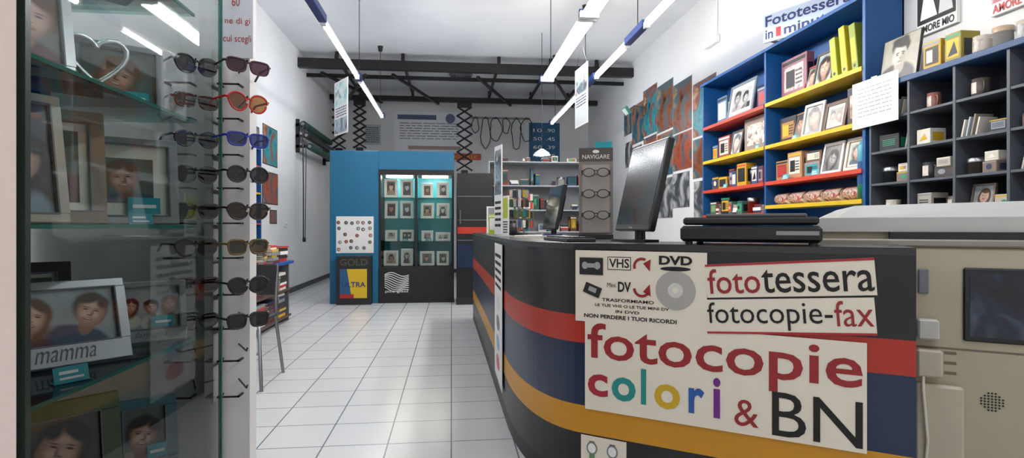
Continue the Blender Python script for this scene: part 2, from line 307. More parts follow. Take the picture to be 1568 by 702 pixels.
def lines(b,x0,x1,z0,z1,y,n,mt,fill=.45):
    dz=(z1-z0)/n
    for i in range(n):
        z=z1-dz*(i+1); k=x0; 
        while k<x1-.001:
            l=min(lrnd.uniform(.06,.2)*(x1-x0),x1-k); b.rect(k,k+l,z+dz*.2,z+dz*(.2+fill),y,mt); k+=l+.025*(x1-x0)
def tag(loc,rz,s=.05):
    b=B(Matrix.Rotation(-R(15),4,'X')); b.box(-s,s,0,.002,0,s*1.1,TEAL); b.rect(-s*.7,s*.7,s*.25,s*.4,-.001,WHITE); b.rect(-s*.7,s*.4,s*.6,s*.8,-.001,WHITE); b.M=Matrix.Identity(4); b.box(-s,s,0,.02,0,.002,TEAL); return b.done('price_tag',loc,rz)
# ------------------------------------------------------------------ counter
P0=Vector((.56,2.37)); D=Vector((.826,-.563)); NI=Vector((.563,.826))
out=[(.27,7.0),(.285,6.0),(.30,5.0),(.312,4.0),(.322,3.25)]
A0,A1,A2=Vector((.322,3.25)),Vector((.335,2.523)),P0
for i in range(1,17):
    t=i/16; p=A0*(1-t)**2+A1*2*t*(1-t)+A2*t*t; out.append((p.x,p.y))
E=P0+D*1.185; out.append((E.x,E.y))
inn=[(E.x+NI.x*.45,E.y+NI.y*.45),(.98,2.63),(.98,7.0)]
b=B()
CH=picmat('counter_dark_laminate',['#111216','#1a1b20'],3,4,.3,.35); CB=picmat('counter_blue_band',['#0b1d38','#122a48'],2,3,.2,.35); 
CY=m('#c08610',.4); CR=m('#a52b1a',.4)
lev=[(0,.08,BLACK),(.08,.26,CH),(.26,.38,CY),(.38,.65,CB),(.65,.77,CR),(.77,1.04,CH)]
for z0,z1,mt in lev:
    n=len(out); vs=[(p[0],p[1],z0) for p in out]+[(p[0],p[1],z1) for p in out]
    b.add(vs,[[i,i+1,n+i+1,n+i] for i in range(n-1)],mt)
full=out+inn; n=len(full)
vs=[(p[0],p[1],0) for p in full]+[(p[0],p[1],1.04) for p in full]
b.add(vs,[[i,(i+1)%n,n+(i+1)%n,n+i] for i in range(len(out)-1,n)],CH)
b.prism(full,1.04,1.08,m('#17181b',.25),m('#3a3b3e',.25))
n=len(out); vs=[(p[0]-.004,p[1]-.003,1.055) for p in out]+[(p[0]-.004,p[1]-.003,1.078) for p in out]
b.add(vs,[[i,i+1,n+i+1,n+i] for i in range(n-1)],m('#2b2c30',.3))
b.done('shop_counter')
RZ=-34.3
def front(s,z=0,off=.004): p=P0+D*s-NI*off; return (p.x,p.y,z)
b=B(); W=1.026; b.box(0,W,-.004,0,0,.381,CREAM); y=-.0055
CRI=m('#8f1f22',.5)
b.text('fotocopie',.012,W-.012,.375-.2,.372,y,CRI,off=.012)
cols=[('c','#9c1a33',.012,.095,.055,.145),('o','#16857f',.11,.205,.05,.145),('l','#16857f',.225,.245,.05,.19),('o','#c4a01c',.275,.37,.045,.14),('r','#1f55a0',.40,.455,.045,.14),('i','#6a1f7c',.485,.51,.04,.19)]
for c,hx,x0,x1,z0,z1 in cols: b.text(c,x0*1.08,x1*1.08,z0+.005,z1+.01,y,m(hx,.5),off=.025)
b.text('&',.60,.685,.03,.13,y,CRI); b.text('BN',.73,W-.012,.015,.175,y,INK)
b.done('photocopy_sign',front(.019,.37),RZ)
def tilted(s,z,w,h,fn,name,tilt):
    b=B(Matrix.Rotation(-R(tilt),4,'Y')); b.box(0,w,-.004,0,0,h,CREAM); fn(b,w,h,-.0055); return b.done(name,front(s,z,.005),RZ)
def f1(b,w,h,y):
    b.rect(0,w,h-.008,h,y,RED); b.text('foto',.006,w*.345,.014,h-.018,y,CRI,off=.006); b.text('tessera',w*.355,w-.006,.014,h-.026,y,INK,off=.006)
def f2(b,w,h,y):
    b.rect(0,w,0,.008,y,RED); b.text('fotocopie-',.006,w*.77,.014,h-.010,y,INK); b.text('fax',w*.78,w-.006,.03,h-.010,y,CRI)
tilted(.522,.876,.555,.128,f1,'passport_photo_sign',4.3); tilted(.522,.738,.555,.13,f2,'fax_service_sign',4.3)
def f3(b,w,h,y):
    b.box(.02,.125,y-.002,y,h*.66,h*.90,DARK); 
    for c in (.045,.10): b.ell(c,h*.79,.014,.016,y-.003,MIDG)
    b.rect(.055,.09,h*.76,h*.82,y-.003,MIDG)
    M0=b.M; b.M=M0@Matrix.Translation((.035,0,h*.42))@Matrix.Rotation(R(20),4,'Y'); b.box(0,.075,y-.002,y,0,.045,DARK); b.rect(.02,.055,.015,.035,y-.003,MIDG); b.M=M0
    b.rect(.145,.245,h*.74,h*.92,y,INK); b.rect(.148,.242,h*.75,h*.91,y-.0006,CREAM); b.text('VHS',.152,.238,h*.77,h*.895,y-.0012,INK,off=.02)
    b.text('Mini',.143,.18,h*.5,h*.56,y,INK); b.text('DV',.19,.245,h*.44,h*.58,y,INK,off=.03)
    for zc,s in ((.8,1),(.5,-1)):
        b.ring(.29,h*zc,.025,.036,y,CRI,16,60 if s>0 else 180,200 if s>0 else 330); cx=.315; b.poly([(cx-.02,h*zc+s*.012),(cx+.012,h*zc+s*.03),(cx+.008,h*zc-s*.02)],y,CRI)
    b.text('DVD',.36,.49,h*.83,h*.95,y,INK,off=.04); b.ell(.425,h*.78,.06,.009,y,INK)
    b.ell(.425,h*.5,.078,.078,y,m('#a9a9a4',.3,.3),36); b.ell(.425,h*.5,.03,.03,y-.0006,m('#c8c8c4',.4)); b.ell(.425,h*.5,.012,.012,y-.0012,CREAM)
    b.text('TRASFORMIAMO',.12,.34,h*.30,h*.345,y,INK,off=.02); b.text('LE TUE VHS O LE TUE MINI DV',.09,.40,h*.225,h*.265,y,INK,off=.02); b.text('IN DVD',.18,.28,h*.15,h*.19,y,INK,off=.02); b.text('NON PERDERE I TUOI RICORDI',.04,.43,h*.06,h*.115,y,INK,off=.03)
b=B(); b.box(0,.545,-.004,0,0,.305,CREAM); f3(b,.545,.305,-.0055); b.done('video_transfer_sign',front(-.025,.745,.003),RZ)
b=B(); b.box(0,.2,-.003,0,0,.2,CREAM)
for i in range(2):
    c=.05+.09*i; b.rect(c-.012,c+.012,.02,.18,-.004,m(['#5b8a5a','#55504a'][i],.5)); b.ell(c,.15,.024,.028,-.0048,STEEL); b.ell(c,.15,.018,.021,-.0056,WHITE)
b.done('watch_leaflet',front(0,.055,.003),RZ)
b=B(); b.box(0,.56,-.003,0,0,.9,WHITE); lines(b,.05,.5,.6,.85,-.004,5,DARK)
for k in range(4): b.ell(.28,.12+.13*k,.12,.05,-.004,m(['#c86a6a','#8fb2c9','#777777','#d9d9d9'][k],.5))
b.done('counter_side_poster',(.309,3.95,.14),-90)
# ------------------------------------------------------------------ photocopier
b=B(); BE=m('#aca58e',.45); BE2=m('#bcb5a1',.4); LG=m('#bdbdb8',.4); LG2=m('#b4b4b0',.4)
w,d=1.15,.62
b.box(0,w,0,d,.1,1.07,BE,.012); b.box(.02,w-.02,.02,d-.02,.04,.1,DARK)
for cx in (.08,w-.08):
    for cy in (.08,d-.08): b.cyl((cx-.02,cy,.025),(cx+.02,cy,.025),.025,BLACK)
b.box(-.01,w+.01,-.01,d+.01,1.07,1.10,m('#8b867a',.4),.006)
b.box(.28,w,.0,d,1.10,1.13,DARK)
prof=[(0,1.13),(0,1.175),(.03,1.195),(.09,1.225),(.16,1.243),(w-.05,1.258),(w-.01,1.245),(w,1.2),(w,1.13)]
n=len(prof); y0_,y1_=.02,d-.01
vs=[(p[0],y0_+.0,min(p[1],1.19)) for p in prof]+[(p[0],y0_+.05,p[1]) for p in prof]+[(p[0],y1_-.03,p[1]) for p in prof]+[(p[0],y1_,min(p[1],1.19)) for p in prof]
b.add(vs,[[r*n+i,r*n+i+1,(r+1)*n+i+1,(r+1)*n+i] for r in range(3) for i in range(n-1)],LG2,False); b.add(vs,[list(range(n)),list(range(4*n-1,3*n-1,-1)),[0,n-1,4*n-1,3*n]],LG2)
b.box(.0,.28,.05,.5,1.10,1.13,BE)
b.box(.36,.52,-.035,0,.1,.52,BE2,.01); b.box(.365,.45,-.05,-.0,.55,.66,BE2,.008); b.box(.37,.44,-.045,0,.70,.78,LG,.006)
b.box(.375,.41,-.01,0,.88,.98,GREY,.004)
b.box(.52,.78,-.012,0,.70,.99,DARK,.006); b.rect(.54,.77,.72,.97,-.0135,picmat('copier_glass_reflection',['#0e1016','#1c2634','#4d5f70'],5))  # dark glass panel, its reflection painted in as lighter bluish tones
b.rect(.0,w,.66,.668,-.001,m('#6d6858',.6)); b.rect(.34,.345,.1,1.07,-.001,m('#6d6858',.6))
for z in (.56,.60,.64): b.rect(.46,.50,z,z+.012,-.001,m('#6d6858',.6))
for i in range(7):
    for j in range(7):
        if (i-3)**2+(j-3)**2<=10: b.ell(.61+.011*(i-3),.47+.011*(j-3),.004,.004,-.0015,DARK,8)
b.cyl((.45,-.002,.30),(.45,-.03,.30),.012,DARK); b.tube([(.39,-.02,.66),(.385,-.05,.5),(.40,-.045,.3),(.39,-.03,.12)],.006,m('#d8d4c4',.5))
b.done('photocopier',(1.585,2.30,0),RZ)
b=B(); b.box(-.25,.25,-.16,.16,.012,.075,PLAST,.012); b.box(-.24,.24,-.15,.155,.078,.108,PLAST,.008); b.box(-.16,.2,-.1,.14,.108,.122,m('#55585c',.3),.004)
b.box(.0,.22,-.165,-.16,.03,.06,DARK); b.box(.1,.24,-.168,-.16,.04,.055,STEEL)
for cx in (-.22,.22):
    for cy in (-.13,.13): b.cyl((cx,cy,0),(cx,cy,.014),.015,BLACK)
b.done('flatbed_scanner',(1.205,2.14,1.08),RZ)
def monitor(loc,rz,w,h,scr,tilt=10):
    b=B(); b.prism([(-.10,-.08),(.10,-.08),(.12,.0),(.10,.08),(-.10,.08),(-.12,0)],0,.012,PLAST); b.cyl((0,.03,.012),(0,.03,.14),.025,PLAST); 
    b.M=Matrix.Translation((0,0,.05))@Matrix.Rotation(-R(tilt),4,'X')
    b.box(-w/2,w/2,-.02,.012,.0,h,PLAST,.006); b.box(-w/3,w/3,.012,.04,h*.2,h*.8,PLAST,.01); b.rect(-w/2+.015,w/2-.015,.03,h-.015,-.0215,scr); b.rect(-.02,.02,.01,.016,-.0215,MIDG)
    return b.done('computer_monitor',loc,rz)
SCR=picmat('screen_picture',['#0a1c20','#1f3436','#43281c','#141012','#5a6262'],5,4,1.0,.15)
monitor((.865,2.58,1.08),-86,.42,.43,SCR,13)
monitor((.84,4.7,1.08),-86,.45,.38,m('#12161c',.2),12)
def keyb(loc,rz):
    b=B(); b.box(-.22,.22,-.07,.07,0,.018,PLAST,.004)
    for i in range(14):
        for j in range(4): b.box(-.205+.029*i,-.182+.029*i,-.055+.028*j,-.033+.028*j,.018,.024,DARK)
    b.done('keyboard',loc,rz)
keyb((.58,2.75,1.08),-85); keyb((.62,4.45,1.08),-85)
def specs(b,mt,lens,w=.14,rz=.022,r=.026,temple=.13,th=.0022,shape=0):
    def P(cx,e,a,s=1.0):
        c,sn=math.cos(R(a)),math.sin(R(a))
        if shape==1:
            x=math.copysign(abs(c)**.55,c)*r; z=math.copysign(abs(sn)**.6,sn)*rz; x*=1+.12*(z/rz)
        elif shape==2:
            x=c*r*(1.0+.08*sn); z=sn*rz*1.1-(.004 if sn<0 else -.002); x-=e*.004*(sn<0)
        else: x=c*r; z=sn*rz*1.1
        return (cx+x*s,z*s)
    for e in (-1,1):
        cx=e*w*.25
        b.poly([P(cx,e,a) for a in range(0,360,18)],0,lens)
        b.tube([(P(cx,e,a)[0],0,P(cx,e,a)[1]) for a in range(0,361,18)],th,mt,6)
        b.tube([(e*(w*.25+r*.95),0,rz*.4),(e*w*.5,.006,rz*.5),(e*w*.5,temple*.7,rz*.5),(e*w*.49,temple,-.012)],th*1.15,mt,6)
    b.tube([(-w*.25+r*.85,0,.008),(0,-.002,.011),(w*.25-r*.85,0,.008)],th,mt,6)
b=B(); PG=m('#7b7570',.35); PG2=m('#9a948e',.3)
b.box(-.1,.1,-.06,.06,0,.03,DARK,.004); b.box(-.1,.1,-.01,.03,.03,.54,PG,.004); b.rect(-.08,.08,.04,.44,-.0115,PG2); b.rect(-.1,.1,.46,.54,-.0115,m('#4b443f',.4)); b.text('NAVIGARE',-.08,.08,.475,.5,-.013,WHITE); b.ell(0,.518,.02,.01,-.013,WHITE)
b.box(-.005,.095,-.012,.02,.54,.575,TEAL)
for z in (.39,.265,.14):
    b.M=Matrix.Translation((0,-.06,z)); specs(b,INK,LENSC,.165,.022,.034,.045,.0025,0); b.M=Matrix.Identity(4); b.cyl((0,-.06,z+.004),(0,-.01,z-.006),.005,LG)
b.done('eyewear_display_stand',(.855,3.25,1.08),-14)
def hang(loc,rz,w,h,top,mtop,mbot):
    b=B(); b.box(-w/2,w/2,-.003,.003,0,h,WHITE); 
    for y in (-.0042,):
        b.rect(-w*.45,w*.45,h*.55,h*.97,y,mtop); b.rect(-w*.45,w*.45,h*.03,h*.3,y,mbot); lines(b,-w*.4,w*.4,h*.33,h*.52,y,4,DBLUE)
    for e in (-1,1): b.cyl((e*w*.4,0,h),(e*w*.1,0,top-loc[2]),.003,BLACK,6)
    b.done('hanging_banner',loc,rz)
PT=picmat('teal_banner_print',['#0f6f7a','#d9e4e4','#3fb3b8'],5); PO=picmat('mixed_banner_print',['#2a4468','#9fb6c4','#1d2430','#d7d9da'],5)
hang((-1.50,7.85,2.42),-58,.48,.74,3.17,PT,PO); hang((1.44,6.1,2.28),-84,.42,.66,3.17,PO,m('#c9d3d8',.5))
# ------------------------------------------------------------------ right wall: blue shelving
SX,SY0,SYM,SY1=3.2,4.02,5.40,6.85
b=B()
for yy in (SY0,SYM,SY1-.03): b.box(SX,XR-.003,yy-.0,yy+.03,0,2.94,BLUE)
b.box(XR-.015,XR-.003,SY0,SY1,0,2.94,BLUE); b.box(SX-.02,XR-.003,SY0-.02,SY1+.02,2.94,2.97,BLUE); b.box(SX,XR-.003,SY0,SY1,.0,.06,BLUE)
def sh(y0,y1,z,mt): b.box(SX-.01,XR-.015,y0,y1,z-.035,z,mt)
for z,mt in ((2.41,YEL),(1.98,YEL),(1.61,ORED),(1.37,YEL),(.95,BLUE),(.5,BLUE)): sh(SY0+.03,SYM,z,mt)
for z,mt in ((2.41,ORED),(1.98,YEL),(1.61,ORED),(1.30,ORED),(.95,BLUE),(.5,BLUE)): sh(SYM+.03,SY1-.03,z,mt)
b.done('blue_shelving_unit')
SC=3.36
gbox((SC,5.12,2.41),-90,.4,.08,.4,m('#7d4a58',.4),picmat('box_art_pink',['#8d3b48','#c8b4ae','#6b5560'],9))
frame((3.28,4.66,2.41),-90,.26,.32,.02,m('#5a4a3c',.5),3,12,soft=True); frame((3.3,4.85,2.41),-90,.2,.24,.02,m('#9a2a30',.5),33,12,soft=True)
for k,(yy,h,c) in enumerate(((4.44,.36,'#9aa42a'),(4.32,.42,'#b8a81e'),(4.2,.4,'#7c8a24'))): 
    b=B(Matrix.Rotation(R(-7),4,'Y')); b.box(-.035,.035,-.12,.12,.006,h,m(c,.45),.004); b.rect(-.025,.025,h*.2,h*.7,-.121,YEL); b.ell(0,h*.12,.014,.014,-.1215,DARK,12); b.done('binder',(SC,yy-.02,2.41),-90)
gbox((SC,5.2,1.98),-90,.26,.1,.26,m('#3a2c26',.5),CARD); frame((3.27,5.0,1.98),-96,.2,.26,.02,m('#8a5a3a',.5),35,10,soft=True); frame((3.26,4.78,1.98),-86,.26,.31,.03,m('#c9c2b8',.5),5,10,soft=True); frame((3.27,4.49,1.98),-90,.28,.26,.03,m('#5a3b2c',.5),6,10,mat=.03,soft=True); gbox((SC,4.2,1.98),-90,.26,.15,.32,m('#3b3330',.5),picmat('box_art_brown',['#5b3b2c','#b08e70','#d9ccbc'],9))
gbox((SC,5.25,1.61),-90,.2,.16,.2,CARD,m('#8a2a2a',.5)); gbox((SC,5.03,1.61),-90,.22,.18,.26,m('#a57f5c',.7),CREAM); gbox((SC,4.80,1.61),-90,.22,.14,.14,m('#8a8078',.5),TEAL); gbox((SC,4.80,1.75),-84,.2,.12,.1,m('#6a4a3a',.5),CREAM); frame((3.27,4.53,1.61),-90,.26,.28,.03,WHITE,7,10,soft=True,bw=True); frame((3.27,4.25,1.61),-90,.24,.28,.035,m('#cfc8bc',.5),8,10,mat=.02,soft=True)
tag((3.215,5.1,1.61),-90,.05); tag((3.215,4.66,1.61),-90,.05); tag((3.215,4.95,1.98),-90,.04); tag((3.215,5.6,1.98),-90,.04); tag((3.215,6.3,1.61),-90,.05)
for k in range(5): 
    b=B(); pm=picmat('roll_art_%d'%k,['#5a3a34','#c9b8aa','#8a2a2a','#e8ddd2'],16)
    b.cyl((-.1,0,.06),(.1,0,.06),.06,pm,18); b.cyl((-.105,0,.06),(-.1,0,.06),.045,CREAM,18); b.cyl((.1,0,.06),(.105,0,.06),.045,CREAM,18); b.box(-.09,.09,-.05,.05,0,.004,GREY)
    b.done('rolled_photo_gift',(SC-.02,5.28-.25*k,1.37),-90)
frame((3.25,6.05,2.41),-90,.56,.4,.03,m('#6f7f8f',.5),11,10,bw=True,mat=.05,soft=True); gbox((SC,5.62,2.41),-90,.2,.14,.24,m('#3a2c50',.5),m('#8a4a50',.5)); gbox((SC,6.55,2.41),-90,.24,.1,.34,m('#4a6a8a',.5),WHITE)
gbox((SC,5.77,1.98),-90,.5,.1,.38,m('#8a7c74',.5),picmat('box_art_stones',['#3a3332','#b5a69a','#e2dcd4','#7d6f6a'],14),plain=True); frame((3.28,6.20,1.98),-90,.26,.3,.025,m('#3a2c26',.5),61,10,soft=True); gbox((SC,6.5,1.98),-90,.28,.1,.28,m('#8a3a30',.5),CREAM); gbox((SC,6.73,1.98),-90,.14,.1,.2,m('#2a4f80',.5),YEL)
srnd=random.Random(31)
def fill(y1,y0,z,hmax,cols):
    yy=y1
    while yy>y0+.05:
        w=srnd.uniform(.09,.2); h=srnd.uniform(.5,1)*hmax; k=srnd.randrange(6)
        if yy-w<y0: break
        c=m(srnd.choice(cols),.5)
        if k<3: gbox((SC+srnd.uniform(-.05,.0),yy-w/2,z),-90+srnd.uniform(-6,6),w*.92,.13,h,c,m(srnd.choice(LBL),.5))
        elif k==3: tin((SC-.03,yy-w/2,z),min(w*.45,.06),h*.7,c)
        elif k==4 and w>.12: frame((SC-.08,yy-w/2,z),-90,w*.94,min(h+.03,hmax),.015,c,srnd.randrange(999),9)
        else: books((SC-.02,yy-w/2,z),-90,srnd.randrange(3,6),w*.9,.16)
        yy-=w+.006
CC=['#8a2a20','#cfc9bc','#b8921c','#2a4f80','#1d1e22','#a9a49a','#7a3040','#3a6a5a','#5a4a40']
fill(6.8,5.45,1.61,.28,CC); fill(6.8,5.45,1.30,.25,CC)
b=B(); b.lathe((0,0,0),[(0,0),(.04,0),(.04,.12)],m('#1d7a5a',.4)); b.lathe((0,0,0),[(.04,.12),(.042,.14),(.04,.3)],m('#2a4a80',.4)); b.lathe((0,0,0),[(.04,.3),(.04,.42),(.02,.46),(0,.46)],m('#3a8fa0',.4)); b.done('poster_tube',(3.25,4.105,1.37))
b=B(); b.box(-.42,.42,-.02,0,0,.27,m('#b3bfd0',.5)); y=-.0215; NB=m('#14265f',.5)
b.text('Fototessera',-.40,.40,.15,.255,y,NB,off=.02); b.text('in',-.40,-.32,.03,.12,y,NB,off=.02); b.text('1',-.29,-.24,.03,.12,y,RED,off=.03); b.text('minuto',-.21,.28,.03,.12,y,NB,off=.02)
b.box(-.36,-.33,0,.1,0,.02,GREY); b.box(.3,.33,0,.04,0,.02,GREY)
b.done('passport_photo_board',(3.29,4.87,2.97),-62)
# ------------------------------------------------------------------ grey pigeonholes
G=m('#4d525a',.5); GD=m('#34383f',.5)
b=B(); Y0,Y1=1.82,3.99; cols_=[1.82,2.18,2.54,2.89,3.24,3.6,3.96]; XB=XR-.003
for yy in cols_: b.box(SX,XB,yy-.0,yy+.018,0,2.18,G)
b.box(XR-.014,XB,Y0,Y1-.01,0,2.18,GD)
rows=[.06,.5,.98,1.24,1.48,1.72,1.96]
for z in rows: b.box(SX+.004,XR-.014,Y0,3.97,z-.016,z,G)
b.box(SX-.015,XB,Y0,3.985,2.18,2.22,m('#20446e',.5),.004)
b.done('grey_pigeonhole_unit')
MC2=['#cfc9bc','#23252b','#a9a49a','#8a8f98','#b8b0a2','#4a4440','#7a6a60','#d6d2ca','#8a5a50']
prnd=random.Random(12); k=0
for ci in range(2,6):
    ya,yb_=cols_[ci]+.03,cols_[ci+1]-.012
    for z in (1.24,1.48,1.72,1.96):
        yy=yb_
        while yy>ya+.07:
            kd=prnd.choice(['mug','box','box','cards','tin','book','frame','gap','dbox']); w=prnd.uniform(.11,.2); k+=1
            if yy-w<ya: w=yy-ya
            yc=yy-w/2; X=3.29+prnd.uniform(-.02,.03); c=m(prnd.choice(MC2),.45); rot=-90+prnd.uniform(-10,10)
            if w<.06: break
            if kd=='mug' : mug((X,yc,z),rot-30,c,min(.048,w*.3),.115,label=picmat('mug_art_%d'%k,['#a08070','#e0d8d0','#50606a'],14))
            elif kd=='box': gbox((X,yc,z),rot,w*.85,.12,prnd.uniform(.07,.17),c,m(prnd.choice(LBL),.5) if prnd.random()<.5 else None)
            elif kd=='dbox': gbox((X,yc,z),rot,w*.85,.12,.07,c); gbox((X,yc,z+.07),-90,w*.7,.11,.06,m(prnd.choice(MC2),.5))
            elif kd=='tin': tin((X,yc,z),min(.055,w*.4),prnd.uniform(.06,.13),c)
            elif kd=='book': books((X,yc,z),-90,prnd.randrange(2,5),w*.85,.15)
            elif kd=='frame': frame((X-.02,yc,z),-90,w*.9,min(.18,w*1.2),.012,c,k+500,10)
            elif kd=='cards':
                b=B()
                for j in range(4): b.M=Matrix.Translation((-w*.42+w*.19*j,0,0))@Matrix.Rotation(R(13),4,'Y'); b.box(0,.01,-.06,.06,.003,.11+.012*(j%3),m(['#cfc9bc','#a9b4bc','#8c847a'][j%3],.5))
                b.done('folded_cards',(X,yc,z),-90)
            yy-=w+.012
b=B(); b.M=Matrix.Translation((0,0,.006))@Matrix.Rotation(-R(8),4,'X'); b.box(-.17,.17,0,.02,0,.34,DARK)
cz=math.cos(R(8)); J=[(-.02,.03,.17,.11,0,.1,'#2a2624'),(.0,.11,.045,.06,0,.15,'#8d8678'),(0,.26,.084,.07,0,.15,'#141211'),(0,.19,.060,.09,0,.1,'#a39b8b'),(-.015,.2,.05,.07,0,.5,'#c4bcac'),(.03,.17,.025,.05,0,.9,'#8d8575'),(-.01,.288,.075,.035,.3,.25,'#171513'),(.03,.30,.04,.03,-.5,.4,'#22201d')]
for e in (-1,1): J+=[(e*.026,.212,.018,.005,e*.2,.4,'#1a1714'),(e*.026,.198,.011,.005,0,.4,'#221d1a')]
J+=[(.005,.172,.01,.012,0,.8,'#7d7566'),(0,.146,.022,.005,0,.5,'#5a4a44'),(0,.115,.035,.012,0,.8,'#8d8575')]
b.rect(-.165,.165,.005,.335,-.001,blobmat('actor_photo',['#8a8678','#a8a496'],[(a,c*cz+.006,d,e*cz,f,g,h) for a,c,d,e,f,g,h in J],.002))
b.done('actor_portrait',(3.26,3.78,2.22),-90)
gbox((3.33,3.48,2.22),-90,.14,.14,.2,m('#b8921c',.5),m('#3a3020',.5)); gbox((3.33,3.32,2.22),-90,.12,.14,.2,m('#8a7a20',.5),YEL)
mug((3.3,3.15,2.22),-90,m('#b8b2a6',.4),.05,.12,label=picmat('mug_a',['#806a5c','#e0d8d0'],14)); tin((3.3,3.02,2.22),.05,.13,m('#c0bcb2',.4),m('#b09a80',.4)); mug((3.3,2.88,2.22),-90,m('#b9b2a4',.4),.05,.12,label=picmat('mug_b',['#5a6a70','#e0d8d0'],14))
gbox((3.33,2.68,2.22),-90,.2,.14,.14,m('#cfc8ba',.5),picmat('ba',['#7a6a60','#d0c8bc'],12)); mug((3.3,2.48,2.22),-90)
b=B(); b.box(-.23,.23,-.002,0,0,.36,WHITE); lines(b,-.17,.17,.08,.32,-.003,8,MIDG,.3); b.box(-.03,.03,-.003,-.002,.34,.37,m('#c9c2a0',.3)); b.done('taped_notice',(3.178,3.9,1.92),-90)
def shirt(y,z,mt,fn):
    b=B(Matrix.Scale(.56,4,(1,0,0))@Matrix.Scale(.8,4,(0,0,1))); s=[(-.3,0),(.3,0),(.3,.5),(.42,.4),(.5,.52),(.3,.72),(.1,.76),(0,.71),(-.1,.76),(-.3,.72),(-.5,.52),(-.42,.4),(-.3,.5)]
    n=len(s); b.add([(p[0],-.03,p[1]) for p in s]+[(p[0],-.002,p[1]) for p in s],[list(range(n)),list(range(2*n-1,n-1,-1))]+[[i,n+i,n+(i+1)%n,(i+1)%n] for i in range(n)],mt); fn(b); b.done('printed_t_shirt',(XR,y,z),-90)
def s1(b): 
    b.rect(-.29,.29,.1,.6,-.031,INK); b.poly([(-.24,.14),(-.16,.45),(-.04,.3),(.02,.14)],-.032,WHITE); b.poly([(.04,.14),(.1,.48),(.2,.4),(.25,.14)],-.032,BWL); b.ell(-.1,.5,.06,.06,-.033,BWL); b.ell(.12,.52,.06,.06,-.033,BWL); b.text('AMORE MIO',-.27,.27,.015,.085,-.033,INK,off=.03)
def s2(b): b.rect(-.29,.29,.1,.6,-.031,picmat('shirt_print',['#3b1020','#9a2a40','#c9b9b9','#2a102a'],9)); b.text('AMORE MIO',-.27,.27,.015,.085,-.033,RED,off=.03)
shirt(3.70,2.58,WHITE,s1); shirt(3.12,2.52,WHITE,s2); 
b=B(); b.box(-.17,.17,-.07,0,0,.1,WHITE,.01); b.box(-.15,.15,-.085,-.07,.015,.085,m('#f2f4f6',.3),.004); b.cyl((-.3,-.01,.05),(-.17,-.01,.05),.01,WHITE); b.cyl((.1,-.01,.1),(.1,-.01,H-3.602),.008,WHITE); b.done('emergency_light',(XR-.001,7.2,3.6),-90)
b=B(); b.tube([(0,0,0),(0,-.2,.02),(0,-.3,-.05)],.012,STEEL); b.M=Matrix.Translation((0,-.35,-.08))@Matrix.Rotation(R(35),4,'X'); b.box(-.1,.1,-.03,.03,-.08,.08,m('#5a8f80',.4),.01); b.box(-.08,.08,-.035,-.03,-.06,.06,m('#cfe0d8',.3)); b.done('wall_spotlight',(XR-.001,9.9,3.35),-90)
pal=[['#0a1a26','#1a6070','#a0603c','#120c0a'],['#3a1408','#9a4520','#0e4a5a','#c09060'],['#14202c','#3a5a70','#a0845c','#0a0c10'],['#24120a','#80441e','#17606e','#b0803c'],['#0d0d12','#4a4f54','#b0b0b0','#202428'],['#063440','#20848c','#7a3012','#b8a080']]
PM=[picmat('poster_print_%d'%i,p,2.8,5,.8) for i,p in enumerate(pal)]
wp=[(10.9,3.0,.5,.5,2),(10.85,2.35,.45,.5,4),(10.3,2.75,.66,.75,0),(10.35,2.05,.56,.65,2),(9.65,2.8,.7,.85,5),(9.65,2.03,.66,.74,1),(8.95,2.75,.7,.8,3),(8.95,2.0,.68,.72,0),(8.25,2.62,.7,.78,3),(8.25,2.03,.7,.57,1),(8.3,1.45,.64,.54,4),(7.5,2.45,.72,.78,5),(7.5,1.85,.72,.57,3),(7.5,1.28,.66,.53,4),(8.95,1.3,.66,.66,4)]
for yy,z,w,h,i in wp:
    poster((XR,yy,z),-90,w,h,m('#8a8c8e',.5),lambda b,w,h,y,i=i:b.rect(-w/2+.006,w/2-.006,.006,h-.006,y,PM[i]),name='wall_poster')
# ------------------------------------------------------------------ back-wall region
def wb(b,w,h,y):
    b.rect(-w*.45,w*.1,h*.8,h*.92,y,m('#4a5a78',.5)); lines(b,-w*.42,w*.42,h*.3,h*.75,y,7,GREY,.3); b.rect(-w*.3,w*.45,h*.05,h*.14,y,m('#a08a88',.5)); b.ell(w*.3,h*.84,.12,.12,y,m('#5a6a88',.5))
poster((-.55,YB,3.05),0,1.75,1.0,m('#dcdee2',.5),wb,name='notice_board')
poster((-1.95,YB,3.2),0,.4,.5,m('#a9adb2',.5),lambda b,w,h,y:lines(b,-w*.4,w*.4,h*.1,h*.9,y,8,DARK,.4),name='wall_poster')
b=B(); b.box(-1.05,1.05,-.02,-.001,0,.16,ORED); b.text('FOTO STAMPA DIGITALE',-.95,.95,.04,.12,-.021,YEL); b.done('orange_banner',(-.3,YB,2.85),0)
def pr(b,w,h,y):
    for i,(t,t2) in enumerate((('10','.90'),('50','.45'),('60','.39'),('100','.29'))): b.text(t,-w*.36,-w*.08,h*(.78-.2*i),h*(.86-.2*i),y,WHITE); b.text(t2,w*.06,w*.34,h*(.78-.2*i),h*(.86-.2*i),y,WHITE)
poster((2.38,YB,2.75),0,.8,1.08,m('#1a5a7e',.5),pr,name='price_list_board')
b=B()
b.box(-.75,.75,-.03,-.001,0,.05,STEEL)
for k in range(6):
    x=-.65+.26*k; b.cyl((x,-.03,.02),(x,-.12,.03),.012,BLACK,8)
    rx=.09+.03*(k%3); rzv=.2+.1*((k*2)%3)
    pts=[(x+rx*math.sin(t*math.pi*2/14)+.02*math.sin(t*1.7+k),-.09-.01*k,.02-rzv+rzv*math.cos(t*math.pi*2/14)) for t in range(15)]; b.tube(pts,.011,DARK,6)
b.done('hanging_cables',(1.25,YB,3.9),0)
